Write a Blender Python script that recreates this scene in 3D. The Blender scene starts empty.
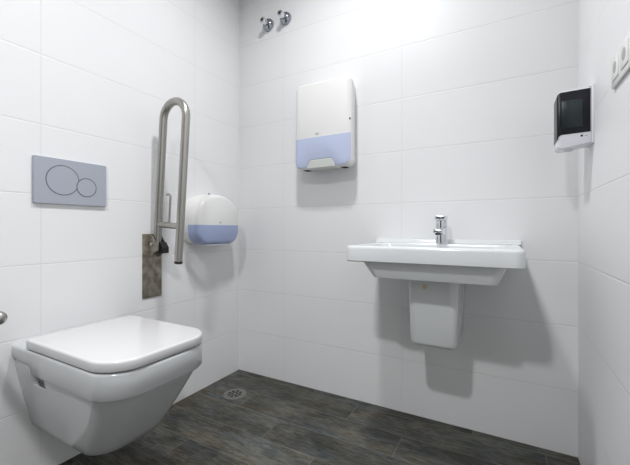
import bpy, bmesh, math, random
from mathutils import Vector, Matrix
PI = math.pi
scene = bpy.context.scene
C = scene.collection
random.seed(3)

# ------------------------------------------------------------------ materials
def mat(name, col, rough=.4, metal=0., spec=.5, coat=0., noise=None, bump=None):
    m = bpy.data.materials.new(name); m.use_nodes = True
    nt = m.node_tree; b = nt.nodes['Principled BSDF']
    b.inputs['Base Color'].default_value = (*col, 1)
    b.inputs['Roughness'].default_value = rough
    b.inputs['Metallic'].default_value = metal
    b.inputs['Specular IOR Level'].default_value = spec
    b.inputs['Coat Weight'].default_value = coat
    b.inputs['Coat Roughness'].default_value = .05
    if noise:      # (scale, other colour, stretch)
        tc = nt.nodes.new('ShaderNodeTexCoord'); mp = nt.nodes.new('ShaderNodeMapping')
        mp.inputs['Scale'].default_value = noise[2] if len(noise) > 2 else (1, 1, 1)
        nz = nt.nodes.new('ShaderNodeTexNoise'); nz.inputs['Scale'].default_value = noise[0]
        nz.inputs['Detail'].default_value = 5
        rp = nt.nodes.new('ShaderNodeValToRGB')
        rp.color_ramp.elements[0].position = .35; rp.color_ramp.elements[1].position = .7
        rp.color_ramp.elements[0].color = (*col, 1); rp.color_ramp.elements[1].color = (*noise[1], 1)
        nt.links.new(tc.outputs['Object'], mp.inputs[0]); nt.links.new(mp.outputs[0], nz.inputs['Vector'])
        nt.links.new(nz.outputs['Fac'], rp.inputs[0]); nt.links.new(rp.outputs[0], b.inputs['Base Color'])
        if bump:
            bp = nt.nodes.new('ShaderNodeBump'); bp.inputs['Strength'].default_value = bump
            bp.inputs['Distance'].default_value = .001
            nt.links.new(nz.outputs['Fac'], bp.inputs['Height']); nt.links.new(bp.outputs[0], b.inputs['Normal'])
    return m

class NB:       # small node-building helper
    def __init__(s, nt): s.nt = nt
    def math(s, op, a, b=None, c=None):
        n = s.nt.nodes.new('ShaderNodeMath'); n.operation = op
        for i, v in enumerate((a, b, c)):
            if v is None: continue
            if isinstance(v, (int, float)): n.inputs[i].default_value = v
            else: s.nt.links.new(v, n.inputs[i])
        return n.outputs[0]
    def line(s, coord, origin, pitch, half, soft):
        # 1 on a grout line, 0 on the tile
        q = s.math('DIVIDE', s.math('SUBTRACT', coord, origin), pitch)
        d = s.math('MULTIPLY', s.math('ABSOLUTE', s.math('SUBTRACT', q, s.math('ROUND', q))), pitch)
        n = s.nt.nodes.new('ShaderNodeMapRange'); n.interpolation_type = 'SMOOTHSTEP'
        s.nt.links.new(d, n.inputs[0])
        n.inputs[1].default_value = half; n.inputs[2].default_value = half + soft
        n.inputs[3].default_value = 1; n.inputs[4].default_value = 0
        return n.outputs[0]

def tile_mat(name, axis, origin, pitch):
    m = bpy.data.materials.new(name); m.use_nodes = True
    nt = m.node_tree; b = nt.nodes['Principled BSDF']; k = NB(nt)
    tc = nt.nodes.new('ShaderNodeTexCoord'); sp = nt.nodes.new('ShaderNodeSeparateXYZ')
    nt.links.new(tc.outputs['Object'], sp.inputs[0])
    z = sp.outputs[2]; a = sp.outputs[axis]
    g = k.math('MAXIMUM', k.line(z, 0, .25, .0007, .0012), k.line(a, origin, pitch, .0005, .0010))
    w = k.math('MAXIMUM', k.line(z, 0, .25, .0006, .0030), k.line(a, origin, pitch, .0004, .0022))
    nz = nt.nodes.new('ShaderNodeTexNoise'); nz.inputs['Scale'].default_value = 3.5; nz.inputs['Detail'].default_value = 3
    nt.links.new(tc.outputs['Object'], nz.inputs['Vector'])
    base = nt.nodes.new('ShaderNodeMixRGB'); base.inputs[1].default_value = (.785, .787, .797, 1); base.inputs[2].default_value = (.81, .81, .813, 1)
    nt.links.new(nz.outputs['Fac'], base.inputs[0])
    mx = nt.nodes.new('ShaderNodeMixRGB'); mx.inputs[2].default_value = (.715, .715, .71, 1)
    nt.links.new(g, mx.inputs[0]); nt.links.new(base.outputs[0], mx.inputs[1])
    nt.links.new(mx.outputs[0], b.inputs['Base Color'])
    b.inputs['Roughness'].default_value = .42
    b.inputs['Specular IOR Level'].default_value = .28
    bp = nt.nodes.new('ShaderNodeBump'); bp.inputs['Strength'].default_value = .45; bp.inputs['Distance'].default_value = .0012
    bp.invert = True
    nt.links.new(w, bp.inputs['Height']); nt.links.new(bp.outputs[0], b.inputs['Normal'])
    return m

def floor_mat():
    m = bpy.data.materials.new('wood_look_plank_tiles'); m.use_nodes = True
    nt = m.node_tree; b = nt.nodes['Principled BSDF']; k = NB(nt)
    tc = nt.nodes.new('ShaderNodeTexCoord'); sp = nt.nodes.new('ShaderNodeSeparateXYZ')
    nt.links.new(tc.outputs['Object'], sp.inputs[0])
    x, y = sp.outputs[0], sp.outputs[1]
    r = k.math('DIVIDE', k.math('SUBTRACT', -.04, y), .15)           # row coordinate
    row = k.math('FLOOR', r)
    xs = k.math('SUBTRACT', x, k.math('MULTIPLY', row, .2585))       # every row steps by a third of a plank
    q = k.math('DIVIDE', k.math('SUBTRACT', xs, .812), .775)
    pl = k.math('FLOOR', q)
    g = k.math('MAXIMUM', k.line(y, -.04, .15, .0007, .0012), k.line(xs, .812, .775, .0007, .0012))
    seed = k.math('ADD', k.math('MULTIPLY', row, 7.31), k.math('MULTIPLY', pl, 3.17))
    wn = nt.nodes.new('ShaderNodeTexWhiteNoise'); wn.noise_dimensions = '1D'
    nt.links.new(seed, wn.inputs['W'])
    cb = nt.nodes.new('ShaderNodeCombineXYZ')
    nt.links.new(k.math('ADD', x, k.math('MULTIPLY', seed, 1.7)), cb.inputs[0])
    nt.links.new(y, cb.inputs[1]); nt.links.new(seed, cb.inputs[2])
    def noise(scale, detail, sx, sy, rough=.6, dist=0):
        mp = nt.nodes.new('ShaderNodeMapping'); mp.inputs['Scale'].default_value = (sx, sy, 1)
        nt.links.new(cb.outputs[0], mp.inputs[0])
        n = nt.nodes.new('ShaderNodeTexNoise'); n.inputs['Scale'].default_value = scale
        n.inputs['Detail'].default_value = detail; n.inputs['Roughness'].default_value = rough
        n.inputs['Distortion'].default_value = dist
        nt.links.new(mp.outputs[0], n.inputs['Vector']); return n
    grain = noise(11.0, 10, 1.6, 13, .74, .4)
    cloud = noise(4.2, 5, 1.1, 2.6, .65, .4)
    tint = noise(3.4, 4, 1.2, 3.0, .6, .3)
    rp = nt.nodes.new('ShaderNodeValToRGB')
    e = rp.color_ramp.elements
    e[0].position = .35; e[0].color = (.020, .020, .018, 1)
    e[1].position = .68; e[1].color = (.185, .184, .168, 1)
    mid = rp.color_ramp.elements.new(.50); mid.color = (.074, .0735, .067, 1)
    nt.links.new(k.math('ADD', k.math('MULTIPLY', grain.outputs['Fac'], .62), k.math('MULTIPLY', cloud.outputs['Fac'], .38)), rp.inputs[0])
    tn = nt.nodes.new('ShaderNodeValToRGB'); t = tn.color_ramp.elements
    t[0].position = .32; t[0].color = (1.20, 1.04, .82, 1)
    t[1].position = .70; t[1].color = (.86, 1.0, 1.14, 1)
    nn = tn.color_ramp.elements.new(.5); nn.color = (1, 1, .97, 1)
    nt.links.new(tint.outputs['Fac'], tn.inputs[0])
    mu = nt.nodes.new('ShaderNodeMixRGB'); mu.blend_type = 'MULTIPLY'; mu.inputs[0].default_value = .75
    nt.links.new(rp.outputs[0], mu.inputs[1]); nt.links.new(tn.outputs[0], mu.inputs[2])
    hs = nt.nodes.new('ShaderNodeHueSaturation')
    nt.links.new(mu.outputs[0], hs.inputs['Color'])
    nt.links.new(k.math('ADD', .88, k.math('MULTIPLY', wn.outputs['Value'], .26)), hs.inputs['Value'])
    mx = nt.nodes.new('ShaderNodeMixRGB'); mx.inputs[2].default_value = (.17, .168, .155, 1)
    nt.links.new(k.math('MULTIPLY', g, .75), mx.inputs[0]); nt.links.new(hs.outputs[0], mx.inputs[1])
    nt.links.new(mx.outputs[0], b.inputs['Base Color'])
    b.inputs['Roughness'].default_value = .6; b.inputs['Specular IOR Level'].default_value = .12
    bp = nt.nodes.new('ShaderNodeBump'); bp.inputs['Strength'].default_value = .35; bp.inputs['Distance'].default_value = .0012
    nt.links.new(k.math('SUBTRACT', grain.outputs['Fac'], k.math('MULTIPLY', g, .6)), bp.inputs['Height'])
    nt.links.new(bp.outputs[0], b.inputs['Normal'])
    return m

M = dict(
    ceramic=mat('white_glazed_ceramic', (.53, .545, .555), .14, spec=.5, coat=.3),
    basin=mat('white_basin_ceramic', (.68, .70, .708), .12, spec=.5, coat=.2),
    lid=mat('white_seat_plastic', (.63, .63, .636), .16, spec=.5),
    white=mat('white_plastic', (.76, .76, .745), .34, spec=.4),
    coolwhite=mat('cool_white_plastic', (.80, .80, .85), .35, spec=.4),
    lilac=mat('lilac_translucent_plastic', (.50, .56, .74), .28, spec=.5),
    blue=mat('blue_translucent_plastic', (.34, .405, .61), .28, spec=.5),
    steel=mat('brushed_stainless_steel', (.33, .322, .292), .36, metal=1., noise=(9, (.45, .44, .41), (1, 1, .12)), bump=.1),
    rust=mat('stained_steel_plate', (.38, .36, .31), .45, metal=.8, noise=(38, (.18, .145, .10), (1, 1, .8)), bump=.3),
    chrome=mat('polished_chrome', (.72, .74, .77), .13, metal=1.),
    darkchrome=mat('chrome_dark_reflection', (.34, .36, .40), .14, metal=1.),  # escutcheon chrome, its dark reflections put into the base colour
    black=mat('black_rubber_and_gap_shade', (.012, .012, .013), .5),
    smoked=mat('smoked_black_plastic', (.006, .006, .011), .3, spec=.3),
    window=mat('dark_green_soap_window', (.016, .026, .028), .3, spec=.35),
    flush=mat('satin_grey_plastic', (.40, .428, .49), .40, metal=.25),
    groove=mat('dark_grey_groove', (.10, .11, .13), .5),
    grey=mat('mid_grey_plastic', (.34, .34, .36), .5),
    emblem=mat('pale_grey_print', (.46, .46, .48), .5),
    shade=mat('slot_shadow_grey', (.20, .21, .22), .6),  # ceramic inside the fixing slots, coloured as if in shadow
    recess=mat('grey_socket_recess', (.40, .40, .39), .5),
    paper=mat('white_paper', (.56, .58, .55), .8, spec=.1),
    sticker=mat('yellowed_sticker', (.60, .55, .33), .6),
    drain=mat('dull_steel_drain', (.17, .17, .16), .38, metal=.35),
    dark=mat('dark_opening', (.008, .008, .008), .8),
    ceiling=mat('white_ceiling_paint', (.80, .80, .80), .9, spec=.1),
    floor=floor_mat(),
    frontwall=mat('dark_bounce_cut_grey', (.10, .10, .10), .7, spec=.2),  # unseen wall behind the camera, made dark to cut light bounced forward
    tile_back=tile_mat('white_wall_tiles_back', 0, .334, .6835),
    tile_left=tile_mat('white_wall_tiles_left', 1, -.347, .695),
    tile_right=tile_mat('white_wall_tiles_right', 1, -.02, .695),
)

# ------------------------------------------------------------------ mesh helpers (all coordinates are world metres)
def root_loc(o):
    v = Vector((0, 0, 0))
    while o is not None: v += Vector(o.location); o = o.parent
    return v

def obj(name, bm, m, parent=None, sharp=35, loc=None):
    me = bpy.data.meshes.new(name)
    bmesh.ops.recalc_face_normals(bm, faces=bm.faces)
    o = bpy.data.objects.new(name, me); C.objects.link(o)
    off = Vector(loc) if loc else (root_loc(parent) if parent else Vector((0, 0, 0)))
    if loc: o.location = loc
    bmesh.ops.translate(bm, verts=bm.verts, vec=-off)
    bm.to_mesh(me); bm.free()
    for p in me.polygons: p.use_smooth = True
    me.set_sharp_from_angle(angle=math.radians(sharp))
    me.materials.append(M[m] if isinstance(m, str) else m)
    if parent: o.parent = parent
    return o

def tag(o, label, cat, group=None):
    o['label'] = label; o['category'] = cat
    if group: o['group'] = group
    return o

def thing(name, label, cat, loc, group=None):
    o = bpy.data.objects.new(name, None); C.objects.link(o); o.location = loc
    o.empty_display_size = .05
    return tag(o, label, cat, group)

def struct(name, bm, m):
    o = obj(name, bm, m); o['kind'] = 'structure'; return o

def new(): return bmesh.new()

def box(bm, a, b, bev=0., seg=2):
    t = bmesh.new()
    bmesh.ops.create_cube(t, size=1)
    for v in t.verts:
        v.co = Vector(((a[i] + b[i]) / 2 + v.co[i] * (b[i] - a[i]) for i in range(3)))
    if bev: bmesh.ops.bevel(t, geom=t.edges[:], offset=bev, segments=seg, profile=.5, affect='EDGES')
    merge(bm, t); return bm

def merge(bm, t):
    me = bpy.data.meshes.new('tmp'); t.to_mesh(me); t.free(); bm.from_mesh(me); bpy.data.meshes.remove(me)

def loft(bm, rings, cap0=True, cap1=True):
    vs = [[bm.verts.new(p) for p in r] for r in rings]
    n = len(rings[0])
    for a, b in zip(vs, vs[1:]):
        for i in range(n):
            j = (i + 1) % n
            bm.faces.new((a[i], a[j], b[j], b[i]))
    if cap0: bm.faces.new(vs[0][::-1])
    if cap1: bm.faces.new(vs[-1])
    return bm

def rrect(u0, u1, v0, v1, r, seg=6):
    # rounded rectangle outline, r = radii at (u0,v0),(u1,v0),(u1,v1),(u0,v1)
    if not isinstance(r, (tuple, list)): r = (r,) * 4
    pts = []
    for (cu, cv, rr, a0) in ((u0 + r[0], v0 + r[0], r[0], PI), (u1 - r[1], v0 + r[1], r[1], 1.5 * PI),
                             (u1 - r[2], v1 - r[2], r[2], 0), (u0 + r[3], v1 - r[3], r[3], .5 * PI)):
        for k in range(seg + 1):
            a = a0 + k / seg * PI / 2
            pts.append((cu + rr * math.cos(a), cv + rr * math.sin(a)))
    return pts

def xy(pts, z): return [(u, v, z) for u, v in pts]
def xz(pts, y): return [(u, y, v) for u, v in pts]
def yz(pts, x): return [(x, u, v) for u, v in pts]

def tube(bm, pts, r, seg=20, caps=True):
    P = [Vector(p) for p in pts]
    rr = r if isinstance(r, (list, tuple)) else [r] * len(P)
    T = []
    for i in range(len(P)):
        d = P[min(i + 1, len(P) - 1)] - P[max(i - 1, 0)]
        T.append(d.normalized())
    up = Vector((0, 1, 0)) if abs(T[0].y) < .9 else Vector((0, 0, 1))
    n = (up - T[0] * up.dot(T[0])).normalized()
    rings = []
    for p, t, q in zip(P, T, rr):
        n = (n - t * n.dot(t)).normalized(); b = t.cross(n)
        rings.append([tuple(p + (n * math.cos(2 * PI * k / seg) + b * math.sin(2 * PI * k / seg)) * q) for k in range(seg)])
    return loft(bm, rings, caps, caps)

def disc_path(bm, c, axis, prof, seg=28):
    # lathe: prof = [(distance along axis, radius)]
    a = Vector(axis).normalized(); c = Vector(c)
    return tube(bm, [c + a * d for d, _ in prof], [max(r, .0004) for _, r in prof], seg)

def lathe(bm, c, axis, prof, seg=28):
    a = Vector(axis).normalized(); c = Vector(c)
    up = Vector((0, 0, 1)) if abs(a.z) < .9 else Vector((0, 1, 0))
    n = (up - a * up.dot(a)).normalized(); b = a.cross(n)
    rings = [[tuple(c + a * d + (n * math.cos(2 * PI * k / seg) + b * math.sin(2 * PI * k / seg)) * max(r, .0003)) for k in range(seg)] for d, r in prof]
    return loft(bm, rings)

def arc(c, u, v, r, a0, a1, n):
    c, u, v = Vector(c), Vector(u), Vector(v)
    return [c + (u * math.cos(a0 + (a1 - a0) * k / n) + v * math.sin(a0 + (a1 - a0) * k / n)) * r for k in range(n + 1)]

def cut(o, cutter_bm):
    me = bpy.data.meshes.new('cutter'); bmesh.ops.recalc_face_normals(cutter_bm, faces=cutter_bm.faces)
    bmesh.ops.translate(cutter_bm, verts=cutter_bm.verts, vec=-root_loc(o))
    cutter_bm.to_mesh(me); cutter_bm.free()
    c = bpy.data.objects.new('cutter', me); C.objects.link(c)
    c.location = root_loc(o)
    bpy.context.view_layer.update()
    md = o.modifiers.new('b', 'BOOLEAN'); md.operation = 'DIFFERENCE'; md.object = c; md.solver = 'EXACT'
    dg = bpy.context.evaluated_depsgraph_get(); dg.update()
    nm = bpy.data.meshes.new_from_object(o.evaluated_get(dg))
    o.modifiers.clear(); o.data = nm; nm.name = o.name
    bpy.data.objects.remove(c)
    for p in nm.polygons: p.use_smooth = True
    nm.set_sharp_from_angle(angle=math.radians(35))

# ------------------------------------------------------------------ room shell
RW, RD, RH, T = 1.695, 3.1, 2.55, .08
struct('floor', box(new(), (-T, -RD - T, -T), (RW + T, T, 0)), 'floor')
struct('ceiling', box(new(), (-T, -RD - T, RH), (RW + T, T, RH + T)), 'ceiling')
struct('wall_back', box(new(), (-T, 0, 0), (RW + T, T, RH)), 'tile_back')
struct('wall_left', box(new(), (-T, -RD, 0), (0, 0, RH)), 'tile_left')
struct('wall_right', box(new(), (RW, -RD, 0), (RW + T, 0, RH)), 'tile_right')
struct('wall_front', box(new(), (-T, -RD - T, 0), (RW + T, -RD, RH)), 'frontwall')

# ------------------------------------------------------------------ toilet
YC = -.941
t = thing('toilet', 'white wall-hung toilet with squared bowl and closed lid', 'toilet', (0, YC, .182))

def bowl_ring(z, x1, hw, r, bow, x0=0.):
    pts = []
    for f in (0, .04, .08, .105, .13, .155, .20, .26, .33):
        pts.append((x0 + f, YC - hw, z))
    n = 12
    arcp = []
    for k in range(n + 1):
        a = -PI / 2 + k / n * PI / 2
        arcp.append((x1 - r + r * math.cos(a), -hw + r + r * math.sin(a)))
    mid = [(x1, -hw + r + (2 * (hw - r)) * k / 8) for k in range(1, 8)]
    oth = [(x, -y) for x, y in arcp[::-1]]
    for x, y in arcp + mid + oth:
        if x > x1 - r: x -= bow * (abs(y) / hw) ** 2 * (x - (x1 - r)) / r
        pts.append((x, YC + y, z))
    for f in (.33, .26, .20, .155, .13, .105, .08, .04, 0):
        pts.append((x0 + f, YC + hw, z))
    return pts

bm = new(); rings = []
rings.append(bowl_ring(.182, .376, .110, .062, .012))
rings.append(bowl_ring(.184, .389, .119, .068, .012))
rings.append(bowl_ring(.190, .399, .1245, .072, .012))
for k in range(1, 9):
    q = k / 8
    rings.append(bowl_ring(.190 + q * .225, .399 + .150 * q ** .92, .1245 + .0505 * q ** .85, .072 + .014 * q, .012))
rings.append(bowl_ring(.455, .549, .1755, .086, .012))
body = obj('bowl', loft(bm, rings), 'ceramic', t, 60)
for s in (-1, 1):
    c = new(); box(c, (.108, YC + s * .205 - .060, .370), (.194, YC + s * .205 + .060, .4320))
    cut(body, c)

bm = new()
def band_ring(z, inset, lift=False):
    r = bowl_ring(z, .562 - inset, .183 - inset, .092 - inset * .5, .014)
    if lift:
        o = []
        for (x, y, zz) in r:
            k = min(1, max(0, (.153 - x) / .045))
            o.append((x, y, zz + .032 * k * k * (3 - 2 * k)))
        r = o
    return r
rings = [band_ring(.413, .012, True), band_ring(.410, .004, True), band_ring(.415, 0, True),
         band_ring(.478, 0), band_ring(.4835, .002), band_ring(.486, .008)]
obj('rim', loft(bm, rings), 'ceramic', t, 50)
for s in (-1, 1):      # insides of the fixing slots, their shadow put into the grey
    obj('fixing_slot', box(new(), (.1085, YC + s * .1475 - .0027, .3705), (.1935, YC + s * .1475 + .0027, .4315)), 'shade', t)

bm = new()
def lid_ring(z, inset):
    x0, x1, hw = .088 + inset, .556 - inset, .182 - inset
    rb, rf = max(.016 - inset, .004), .088 - inset * .6
    pts = rrect(x0, x1, -hw, hw, (rb, rf, rf, rb), 12)
    out = []
    for x, y in pts:
        if x > x1 - rf: x += .012 * (1 - (y / hw) ** 2) * (x - (x1 - rf)) / rf - .004
        out.append((x, YC + y, z))
    return out
obj('seat', loft(new(), [lid_ring(.486, .012), lid_ring(.4945, .012)]), 'black', t)  # seat coloured black to draw the shaded gap under the lid
obj('lid', loft(new(), [lid_ring(.4890, .005), lid_ring(.4905, .001), lid_ring(.4925, 0), lid_ring(.513, .0), lid_ring(.5165, .0012), lid_ring(.5188, .004), lid_ring(.5195, .009)]), 'lid', t, 50)
for s in (-1, 1):
    obj('hinge', lathe(new(), (.077, YC + s * .10 - .02, .4955), (0, 1, 0), [(0, .009), (.001, .0095), (.039, .0095), (.04, .009)]), 'lid', t)

# ------------------------------------------------------------------ flush plate
t = thing('flush_plate', 'grey rectangular flush plate with two round buttons above the toilet', 'flush plate', (0, -.943, 1.051))
b = new()
loft(b, [yz(rrect(-1.068, -.818, .968, 1.136, .004, 3), 0.), yz(rrect(-1.068, -.818, .968, 1.136, .004, 3), .0095), yz(rrect(-1.0665, -.8195, .9695, 1.1345, .003, 3), .0112)])
plate = obj('plate', b, 'flush', t)
# the large button is overlapped by the small one
def circ(y, z, r, x, n=48, keep=None):
    return [(x, y + r * math.cos(2 * PI * k / n), z + r * math.sin(2 * PI * k / n)) for k in range(n)]
def button(y, z, r, x, label):
    gr = obj('button', loft(new(), [circ(y, z, r, .009), circ(y, z, r, x)]), 'groove', t, 30)
    obj('button_face', loft(new(), [circ(y, z, r - .0032, x - .001), circ(y, z, r - .0032, x + .0004)]), 'flush', gr, 30)
    gr['label'] = label
button(-.9765, 1.057, .0560, .0114, 'large round flush button')
button(-.8945, 1.038, .0370, .0120, 'small round flush button')

# ------------------------------------------------------------------ folded-up grab rail
GY = -.600
t = thing('grab_rail', 'steel U-shaped grab rail folded upright on the wall, between flush plate and toilet paper dispenser', 'grab rail', (0, GY, .70))
obj('wall_plate', box(new(), (0, GY - .052, .556), (.005, GY + .047, .853), .0015), 'rust', t)['label'] = 'stained steel wall plate'
for s in (-1, 1):
    g = new()
    out = [(.004, .852), (.004, .745), (.022, .745), (.068, .782), (.070, .800), (.034, .846)]
    y0, y1 = GY + s * .024 - .002, GY + s * .024 + .002
    loft(g, [[(x, y0, z) for x, z in out], [(x, y1, z) for x, z in out]])
    obj('pivot_bracket', g, 'rust', t)
obj('pivot_pin', lathe(new(), (.032, GY - .034, .805), (0, 1, 0), [(0, .006), (.002, .008), (.066, .008), (.068, .006)]), 'steel', t)
bp = [(.046, .770), (.078, .764), (.078, .790), (.060, .815), (.046, .815)]
obj('stop_bumper', loft(new(), [[(x, GY - .004, z) for x, z in bp], [(x, GY + .030, z) for x, z in bp]]), 'black', t)
RT = .0172
Lb, Lt = Vector((.034, GY, .775)), Vector((.080, GY, 1.378))
ax = (Lt - Lb).normalized(); sd = Vector((ax.z, 0, -ax.x))
sep = .150
Rt = Lt + sd * sep
Rb = Rt - ax * ((Rt.z - .729) / ax.z)
path = [Lb + (Lt - Lb) * (k / 6) for k in range(6)]
path += arc(Lt + sd * sep / 2, -sd, ax, sep / 2, 0, PI, 24)
path += [Rt + (Rb - Rt) * (k / 6) for k in range(1, 7)]
obj('tube_frame', tube(new(), path, RT, 24), 'steel', t, 50)
cl = Lb + ax * ((.898 - Lb.z) / ax.z)
obj('cross_bar', tube(new(), [cl + sd * .005, cl + sd * (sep - .005)], .0135, 18), 'steel', t, 50)
obj('end_cap', lathe(new(), Rb + ax * .004, tuple(-ax), [(0, RT + .0006), (.009, RT + .0006), (.012, RT - .003)]), 'black', t)
hb = cl + sd * .075
hk = [hb, hb + ax * .05, hb + ax * .118] + arc(hb + ax * .130 - sd * .010, sd, ax, .010, 0, PI / 2, 6) + [hb + ax * .140 - sd * .028]
obj('roll_hook', tube(new(), hk, .0048, 12), 'steel', t, 50)['label'] = 'thin hooked steel rod'

# near rail beside the toilet, only its tip is in the picture
t = thing('side_rail', 'rounded tip of a steel rail beside the toilet, at the left edge of the picture', 'grab rail', (0, -1.286, .662))
obj('flange', lathe(new(), (0, -1.286, .662), (1, 0, 0), [(0, .042), (.006, .042), (.009, .038), (.010, .018)]), 'steel', t)
RR = .0165
pr = [(.008, RR), (.15, RR), (.30, RR), (.378, RR)] + [(.387 + RR * math.sin(a) - .0, RR * math.cos(a)) for a in [k / 7 * PI / 2 for k in range(8)]]
obj('tube', lathe(new(), (0, -1.286, .662), (1, 0, 0), pr, 24), 'steel', t, 60)

# ------------------------------------------------------------------ toilet paper dispenser (left wall)
TY = -.286
t = thing('toilet_paper_dispenser', 'white round-topped toilet paper dispenser with blue lower window, in the corner beside the rail', 'dispenser', (0, TY, .80))
def dshape(w, zb, zt, rb, n=28):
    # flat bottom with round corners, domed top (a flattened arch)
    pts = []
    for k in range(9):
        a = PI + k / 8 * PI / 2
        pts.append((-w + rb + rb * math.cos(a), zb + rb + rb * math.sin(a)))
    for k in range(9):
        a = 1.5 * PI + k / 8 * PI / 2
        pts.append((w - rb + rb * math.cos(a), zb + rb + rb * math.sin(a)))
    zc = zt - .142 * (w / .150)
    for k in range(n + 1):
        a = k / n * PI
        c, s = math.cos(a), math.sin(a)
        e = .90
        pts.append((w * math.copysign(abs(c) ** e, c), zc + (zt - zc) * abs(s) ** e))
    return [(TY + u, v) for u, v in pts]
bm = new()
rr = [(0, .152, .799, 1.060, .060), (.050, .154, .796, 1.061, .068), (.094, .1535, .796, 1.060, .070), (.108, .150, .799, 1.056, .068), (.117, .143, .805, 1.049, .062), (.122, .132, .815, 1.039, .054)]
loft(bm, [yz(dshape(w, zb, zt, rb), x) for x, w, zb, zt, rb in rr])
obj('cover', bm, 'white', t, 50)
# blue window wraps round the lower part of the cover
bm = new()
def low(w, zb, rb, zt):
    pts = []
    for k in range(11):
        a = PI + k / 10 * PI / 2
        pts.append((TY - w + rb + rb * math.cos(a), zb + rb + rb * math.sin(a)))
    for k in range(11):
        a = 1.5 * PI + k / 10 * PI / 2
        pts.append((TY + w - rb + rb * math.cos(a), zb + rb + rb * math.sin(a)))
    pts += [(TY + w, zt), (TY + w * .5, zt), (TY, zt), (TY - w * .5, zt), (TY - w, zt)]
    return pts
loft(bm, [yz(low(.1556, .7947, .069, .897), .056), yz(low(.1552, .7945, .070, .897), .094), yz(low(.1516, .7975, .068, .897), .1085), yz(low(.1445, .8035, .062, .897), .1185), yz(low(.134, .8135, .054, .8965), .1238)])
obj('window', bm, 'blue', t, 50)['label'] = 'translucent blue lower window'
obj('bottom_lip', box(new(), (.004, TY - .088, .7895), (.112, TY + .088, .7965), .003), 'coolwhite', t)
obj('emblem', box(new(), (.121, TY - .004, .9065), (.1232, TY + .010, .9145), .002), 'emblem', t)['label'] = 'small grey emblem'
obj('key', box(new(), (.036, TY - .004, 1.054), (.044, TY + .006, 1.072), .002), 'grey', t)

# ------------------------------------------------------------------ paper towel dispenser (back wall)
t = thing('paper_towel_dispenser', 'tall white paper towel dispenser with lilac lower cover on the back wall', 'dispenser', (.645, 0, 1.183))
def tring(y, ins, r):
    return xz(rrect(.478 + ins, .800 - ins, 1.184 + ins * .6, 1.630 - ins * .5, (r, r, r * .9, r * .9), 8), y)
bm = new()
loft(bm, [tring(0, .020, .030), tring(-.02, .016, .032), tring(-.06, .005, .034), tring(-.085, .0, .036), tring(-.094, .003, .034), tring(-.0995, .009, .030), tring(-.1015, .016, .024)])
obj('cover', bm, 'white', t, 50)
bm = new()
def lring(y, ins, zt):
    r = .034 - ins * .5
    pts = []
    for k in range(9):
        a = PI + k / 8 * PI / 2
        pts.append((.4765 + ins + r + r * math.cos(a), 1.188 + ins * .6 + r + r * math.sin(a)))
    # notch in the bottom edge where the towels come out
    zb = 1.188 + ins * .6
    pts += [(.552, zb), (.564, zb + .032), (.576, zb + .039), (.688, zb + .039), (.700, zb + .032), (.712, zb)]
    for k in range(9):
        a = 1.5 * PI + k / 8 * PI / 2
        pts.append((.798 - ins - r + r * math.cos(a), zb + r + r * math.sin(a)))
    n = 16
    for k in range(n + 1):
        q = k / n
        x = (.798 - ins) + ((.4765 + ins) - (.798 - ins)) * q
        pts.append((x, zt))
    return xz(pts, y)
ZT = 1.346
loft(bm, [lring(-.052, .006, ZT), lring(-.086, 0, ZT), lring(-.0965, .003, ZT), lring(-.102, .009, ZT), lring(-.104, .017, ZT)])
obj('window', bm, 'lilac', t, 50)['label'] = 'translucent lilac lower cover'
bm = new()
loft(bm, [xz(rrect(.553, .711, 1.182, 1.230, .006, 3), -.055), xz(rrect(.556, .708, 1.180, 1.230, .006, 3), -.094), xz(rrect(.566, .700, 1.190, 1.228, .005, 3), -.1025)])
obj('towel_slot', bm, 'paper', t)['label'] = 'pale paper showing in the outlet'
for x0, x1 in ((.520, .552), (.735, .765)):
    obj('bottom_vent', box(new(), (x0, -.088, 1.1825), (x1, -.05, 1.1865), .001), 'dark', t)
obj('lock', lathe(new(), (.788, -.0970, 1.414), (0, -1, 0), [(0, .0075), (.0022, .0075), (.003, .006)]), 'grey', t)
obj('keyhole', lathe(new(), (.788, -.0997, 1.414), (0, -1, 0), [(0, .0052), (.0008, .0052)]), 'dark', t)
obj('emblem', box(new(), (.601, -.1028, 1.360), (.620, -.1005, 1.368), .0008), 'emblem', t)['label'] = 'small grey emblem'

# ------------------------------------------------------------------ pipe stubs high on the back wall
def valve(loc, label):
    t = thing('water_outlet', label, 'water outlet', loc, 'chrome water outlets high on the back wall')
    x, y, z = loc
    r = .036
    obj('escutcheon', lathe(new(), loc, (0, -1, 0), [(0, r), (.003, r)] + [(.003 + .026 * math.sin(a), .014 + (r - .014) * math.cos(a)) for a in [k / 8 * PI / 2 for k in range(1, 9)]]), 'darkchrome', t, 50)
    obj('stem', lathe(new(), (x, y - .015, z), (0, -1, 0), [(0, .014), (.024, .014), (.026, .0165), (.050, .0165), (.052, .0150), (.052, .0085), (.038, .0085)]), 'chrome', t, 40)
    obj('bore', lathe(new(), (x, y - .060, z), (0, -1, 0), [(0, .0083), (.005, .0083)]), 'dark', t)
    return t
v = valve((.231, 0, 2.078), '')
c = v.copy(); C.objects.link(c); c.location = (.353, 0, 2.080)
c['label'] = 'chrome water outlet high on the back wall, the right one, farther from the room corner'
v['label'] = 'chrome water outlet high on the back wall, the left one, closer to the room corner'
for ch in list(v.children):
    d = ch.copy(); C.objects.link(d); d.parent = c

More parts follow.
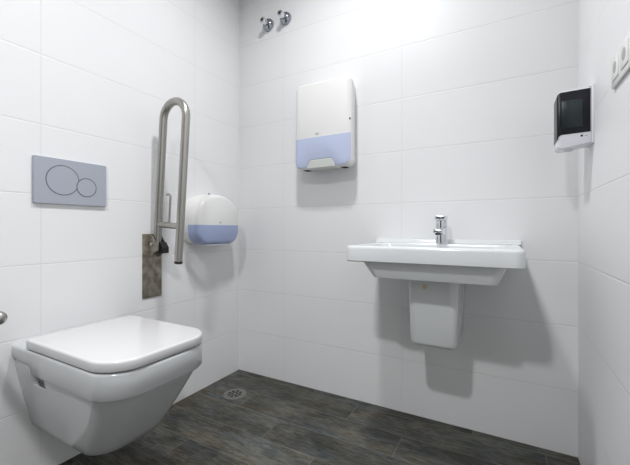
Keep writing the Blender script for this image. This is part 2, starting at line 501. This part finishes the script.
# ------------------------------------------------------------------ wash basin
BX0, BX1, BY = .901, 1.506, -.415
t = thing('wash_basin', 'white rectangular ceramic wash basin hung on the back wall', 'basin', (1.2075, 0, .695))
bm = new()
def bring(z, i, r=.034, x0=BX0, x1=BX1, y0=BY, y1=0.):
    return xy(rrect(x0 + i, x1 - i, y0 + i, y1, (max(r - i, .004), max(r - i, .004), .002, .002), 8), z)
def inner(z, i, r):
    return xy(rrect(.952 + i, 1.463 - i, -.385 + i, -.125 - i * .3, (r, r, r, r), 8), z)
rings = [bring(.693, 0, .022, 1.010, 1.424, -.366), bring(.690, .0, .026, 1.000, 1.428, -.372), bring(.696, 0, .028, .996, 1.432, -.375),
         bring(.748, 0, .034, .959, 1.457, -.388), bring(.752, .012), bring(.751, .004), bring(.755, 0), bring(.801, 0), bring(.8075, .002), bring(.811, .007), bring(.812, .013),
         inner(.812, 0, .045), inner(.809, .006, .045), inner(.79, .014, .045), inner(.745, .035, .05), inner(.725, .06, .05), inner(.718, .10, .04)]
loft(bm, rings)
obj('bowl', bm, 'basin', t, 40)
bm = new()
prof = [(-.0, .800), (-.032, .8125), (-.022, .8150), (-.017, .821), (-.0145, .826), (-.010, .829), (-.0, .830)]
loft(bm, [[(BX0 - .004, y, z) for y, z in prof], [(BX1, y, z) for y, z in prof]])
obj('back_ledge', bm, 'basin', t, 60)
obj('waste', lathe(new(), (1.2075, -.25, .717), (0, 0, 1), [(0, .028), (.004, .028), (.006, .024), (.0065, .002)]), 'chrome', t)

# tap
t = thing('basin_tap', 'chrome mixer tap standing on the back of the wash basin', 'tap', (1.2095, -.075, .812))
bm = new()
lathe(bm, (1.2095, -.075, .8122), (0, 0, 1), [(0, .027), (.004, .027), (.006, .0245), (.060, .0225), (.072, .0225)])
obj('body', bm, 'chrome', t)
bm = new()
def spr(y, w, z0, z1): return [(1.2095 - w, y, z0), (1.2095 + w, y, z0), (1.2095 + w, y, z1), (1.2095 + w * .6, y, z1 + .003), (1.2095 - w * .6, y, z1 + .003), (1.2095 - w, y, z1)]
loft(bm, [spr(-.085, .019, .846, .884), spr(-.115, .0185, .852, .880), spr(-.150, .018, .857, .876), spr(-.172, .0175, .859, .873), spr(-.176, .015, .862, .870)])
obj('spout', bm, 'chrome', t, 50)
obj('aerator', lathe(new(), (1.2095, -.158, .861), (0, 0, -1), [(0, .0125), (.008, .0125), (.009, .010)]), 'black', t)
bm = new()
lathe(bm, (1.2095, -.075, .884), (0, 0, 1), [(0, .0215), (.001, .0235), (.032, .0235), (.036, .022)])
hd = obj('handle', bm, 'chrome', t)
obj('lever', loft(new(), [xy(rrect(1.188, 1.231, -.112, -.052, .006, 4), .914), xy(rrect(1.187, 1.232, -.114, -.051, .006, 4), .917), xy(rrect(1.187, 1.232, -.114, -.051, .006, 4), .929), xy(rrect(1.189, 1.230, -.112, -.053, .006, 4), .932)]), 'chrome', hd)
obj('temperature_dot', lathe(new(), (1.2095, -.0980, .902), (0, -1, 0), [(0, .004), (.001, .004)]), 'groove', hd)

# semi-pedestal
t = thing('basin_pedestal', 'white half pedestal on the wall under the wash basin', 'pedestal', (1.2035, 0, .415))
bm = new()
def pring(z, hw, yf, r): return xy(rrect(1.2035 - hw, 1.2035 + hw, yf, 0, (r, r, .002, .002), 8), z)
loft(bm, [pring(.415, .066, -.240, .012), pring(.417, .076, -.252, .020), pring(.423, .083, -.261, .026), pring(.433, .0865, -.265, .028), pring(.56, .0905, -.270, .030), pring(.6895, .0945, -.274, .032)])
obj('shell', bm, 'basin', t, 50)
obj('sticker', lathe(new(), (1.178, -.2725, .653), (0, -1, 0), [(0, .010), (.001, .010)]), 'sticker', t)['label'] = 'small round yellowed sticker'

# ------------------------------------------------------------------ soap dispenser (right wall)
t = thing('soap_dispenser', 'white soap dispenser with smoked black cover on the right wall', 'dispenser', (RW, -.22, 1.134))
SY0, SY1 = -.270, -.190
obj('wall_plate', box(new(), (1.6885, SY0 - .002, 1.148), (RW, SY1 + .002, 1.333), .002), 'coolwhite', t)
obj('lock', box(new(), (1.6825, SY0 + .004, 1.323), (1.6885, SY0 + .012, 1.3285), .001), 'dark', t)
def sol(prof, y0, y1, b=.004):
    cx = sum(p[0] for p in prof) / len(prof); cz = sum(p[1] for p in prof) / len(prof)
    def sh(i): return [(x + (i if x < cx else -i) * min(1, abs(x - cx) / .02), z + (i if z < cz else -i) * min(1, abs(z - cz) / .04)) for x, z in prof]
    return loft(new(), [yl(sh(b), y0), yl(sh(b * .3), y0 + b * .3), yl(prof, y0 + b), yl(prof, y1 - b), yl(sh(b * .3), y1 - b * .3), yl(sh(b), y1)])
def yl(p, y): return [(x, y, z) for x, z in p]
def ca(cx, cz, r, a0, a1, n=8): return [(cx + r * math.cos(math.radians(a0 + (a1 - a0) * k / n)), cz + r * math.sin(math.radians(a0 + (a1 - a0) * k / n))) for k in range(n + 1)]
X0 = 1.5995
casing = [(1.689, 1.150), (1.689, 1.3275)] + ca(X0 + .016, 1.3255 - .016, .016, 90, 180) + ca(X0 + .014, 1.137 + .014, .014, 180, 270)
obj('casing', sol(casing, SY0 + .001, SY1, .004), 'coolwhite', t, 40)
# smoked cover wraps the front; its lower edge curves down towards the front
cov = [(1.6865, 1.184), (1.6865, 1.3225)] + ca(X0 - .0012 + .014, 1.3215 - .014, .014, 90, 180)
cov += [(X0 - .0012, 1.166)] + ca(X0 + .015, 1.167, .015, 180, 90)
obj('smoked_cover', sol(cov, SY0 - .001, SY1 + .001, .003), 'smoked', t, 40)
obj('level_window', box(new(), (1.611, SY0 - .0018, 1.203), (1.665, SY0 + .003, 1.291), .0006), 'window', t)['label'] = 'dark green level window'
obj('sensor', box(new(), (1.6605, SY0 - .0002, 1.171), (1.6665, SY0 + .0035, 1.177), .0008), 'dark', t)
obj('marking', box(new(), (1.671, SY0 + .0002, 1.172), (1.679, SY0 + .0035, 1.1735)), 'grey', t)
obj('nozzle', lathe(new(), (1.635, -.221, 1.142), (0, 0, -1), [(0, .012), (.006, .011), (.008, .006)]), 'coolwhite', t)

# ------------------------------------------------------------------ double socket (right wall)
SX = RW - .0065
t = thing('double_socket', 'white double wall plate with two round grey recesses at the right edge', 'socket', (RW, -.568, 1.282))
obj('frame', box(new(), (SX, -.650, 1.233), (RW, -.498, 1.313), .002), 'white', t)
for y in (-.535, -.610):
    ins = obj('insert', loft(new(), [yz(rrect(y - .027, y + .027, 1.248, 1.302, .003, 3), SX + .002), yz(rrect(y - .027, y + .027, 1.248, 1.302, .003, 3), SX - .0015), yz(rrect(y - .026, y + .026, 1.249, 1.301, .003, 3), SX - .0022)]), 'white', t)
    obj('recess', lathe(new(), (SX - .0012, y, 1.2765), (-1, 0, 0), [(0, .0145), (.0012, .0145), (.0013, .014)]), 'recess', ins)

# ------------------------------------------------------------------ floor drain
t = thing('floor_drain', 'round grey floor drain with slotted grate near the corner', 'drain', (.196, -.254, 0))
obj('flange', lathe(new(), (.196, -.254, 0), (0, 0, 1), [(0, .060), (.0010, .060), (.0020, .055), (.0020, .044), (.0014, .042), (.0014, .001)], 40), 'drain', t)
g = new()
lathe(g, (.196, -.254, .0012), (0, 0, 1), [(0, .041), (.0010, .041), (.0010, .001)], 40)
gt = obj('grate', g, 'drain', t)
s = new()
for k in range(8):
    a = 2 * PI * k / 8 + .2
    for r0, r1, w in ((.010, .020, .0036), (.024, .036, .0072)):
        d = Vector((math.cos(a), math.sin(a), 0)); n = Vector((-d.y, d.x, 0)); cc = Vector((.196, -.254, 0))
        ring = [cc + d * r0 - n * w * .8, cc + d * r1 - n * w * 1.1, cc + d * r1 + n * w * 1.1, cc + d * r0 + n * w * .8]
        loft(s, [[(p.x, p.y, .0016) for p in ring], [(p.x, p.y, .0028) for p in ring]])
obj('slots', s, 'dark', gt)

# ------------------------------------------------------------------ lights: ceiling downlights
def lamp(name, loc, power, r, col=(.985, .99, 1)):
    l = bpy.data.lights.new(name, 'AREA'); l.shape = 'DISK'; l.size = 2 * r; l.energy = power; l.color = col
    o = bpy.data.objects.new(name, l); C.objects.link(o); o.location = loc
    return o
l1 = lamp('ceiling_lamp', (.88, -.76, 2.53), 15, .075)
l1.data.spread = math.radians(156)
l2 = lamp('ceiling_lamp', (1.0, -2.15, 2.53), 24.5, .075)
l2.data.spread = math.radians(132)
w = bpy.data.worlds.new('World'); scene.world = w; w.use_nodes = True
w.node_tree.nodes['Background'].inputs[0].default_value = (.8, .85, 1, 1)
w.node_tree.nodes['Background'].inputs[1].default_value = .0

# ------------------------------------------------------------------ camera
cd = bpy.data.cameras.new('camera'); cam = bpy.data.objects.new('camera', cd); C.objects.link(cam)
cam.location = (1.4485, -1.6352, .876)
cam.rotation_euler = (PI / 2, 0, math.radians(29.003))
cd.sensor_width = 36; cd.lens = 342 / 630 * 36
cd.shift_y = -3.5 / 630
cd.clip_start = .01
scene.camera = cam
vs = scene.view_settings
vs.view_transform = 'Standard'; vs.look = 'None'; vs.gamma = 1; vs.exposure = 0.09; vs.use_curve_mapping = False
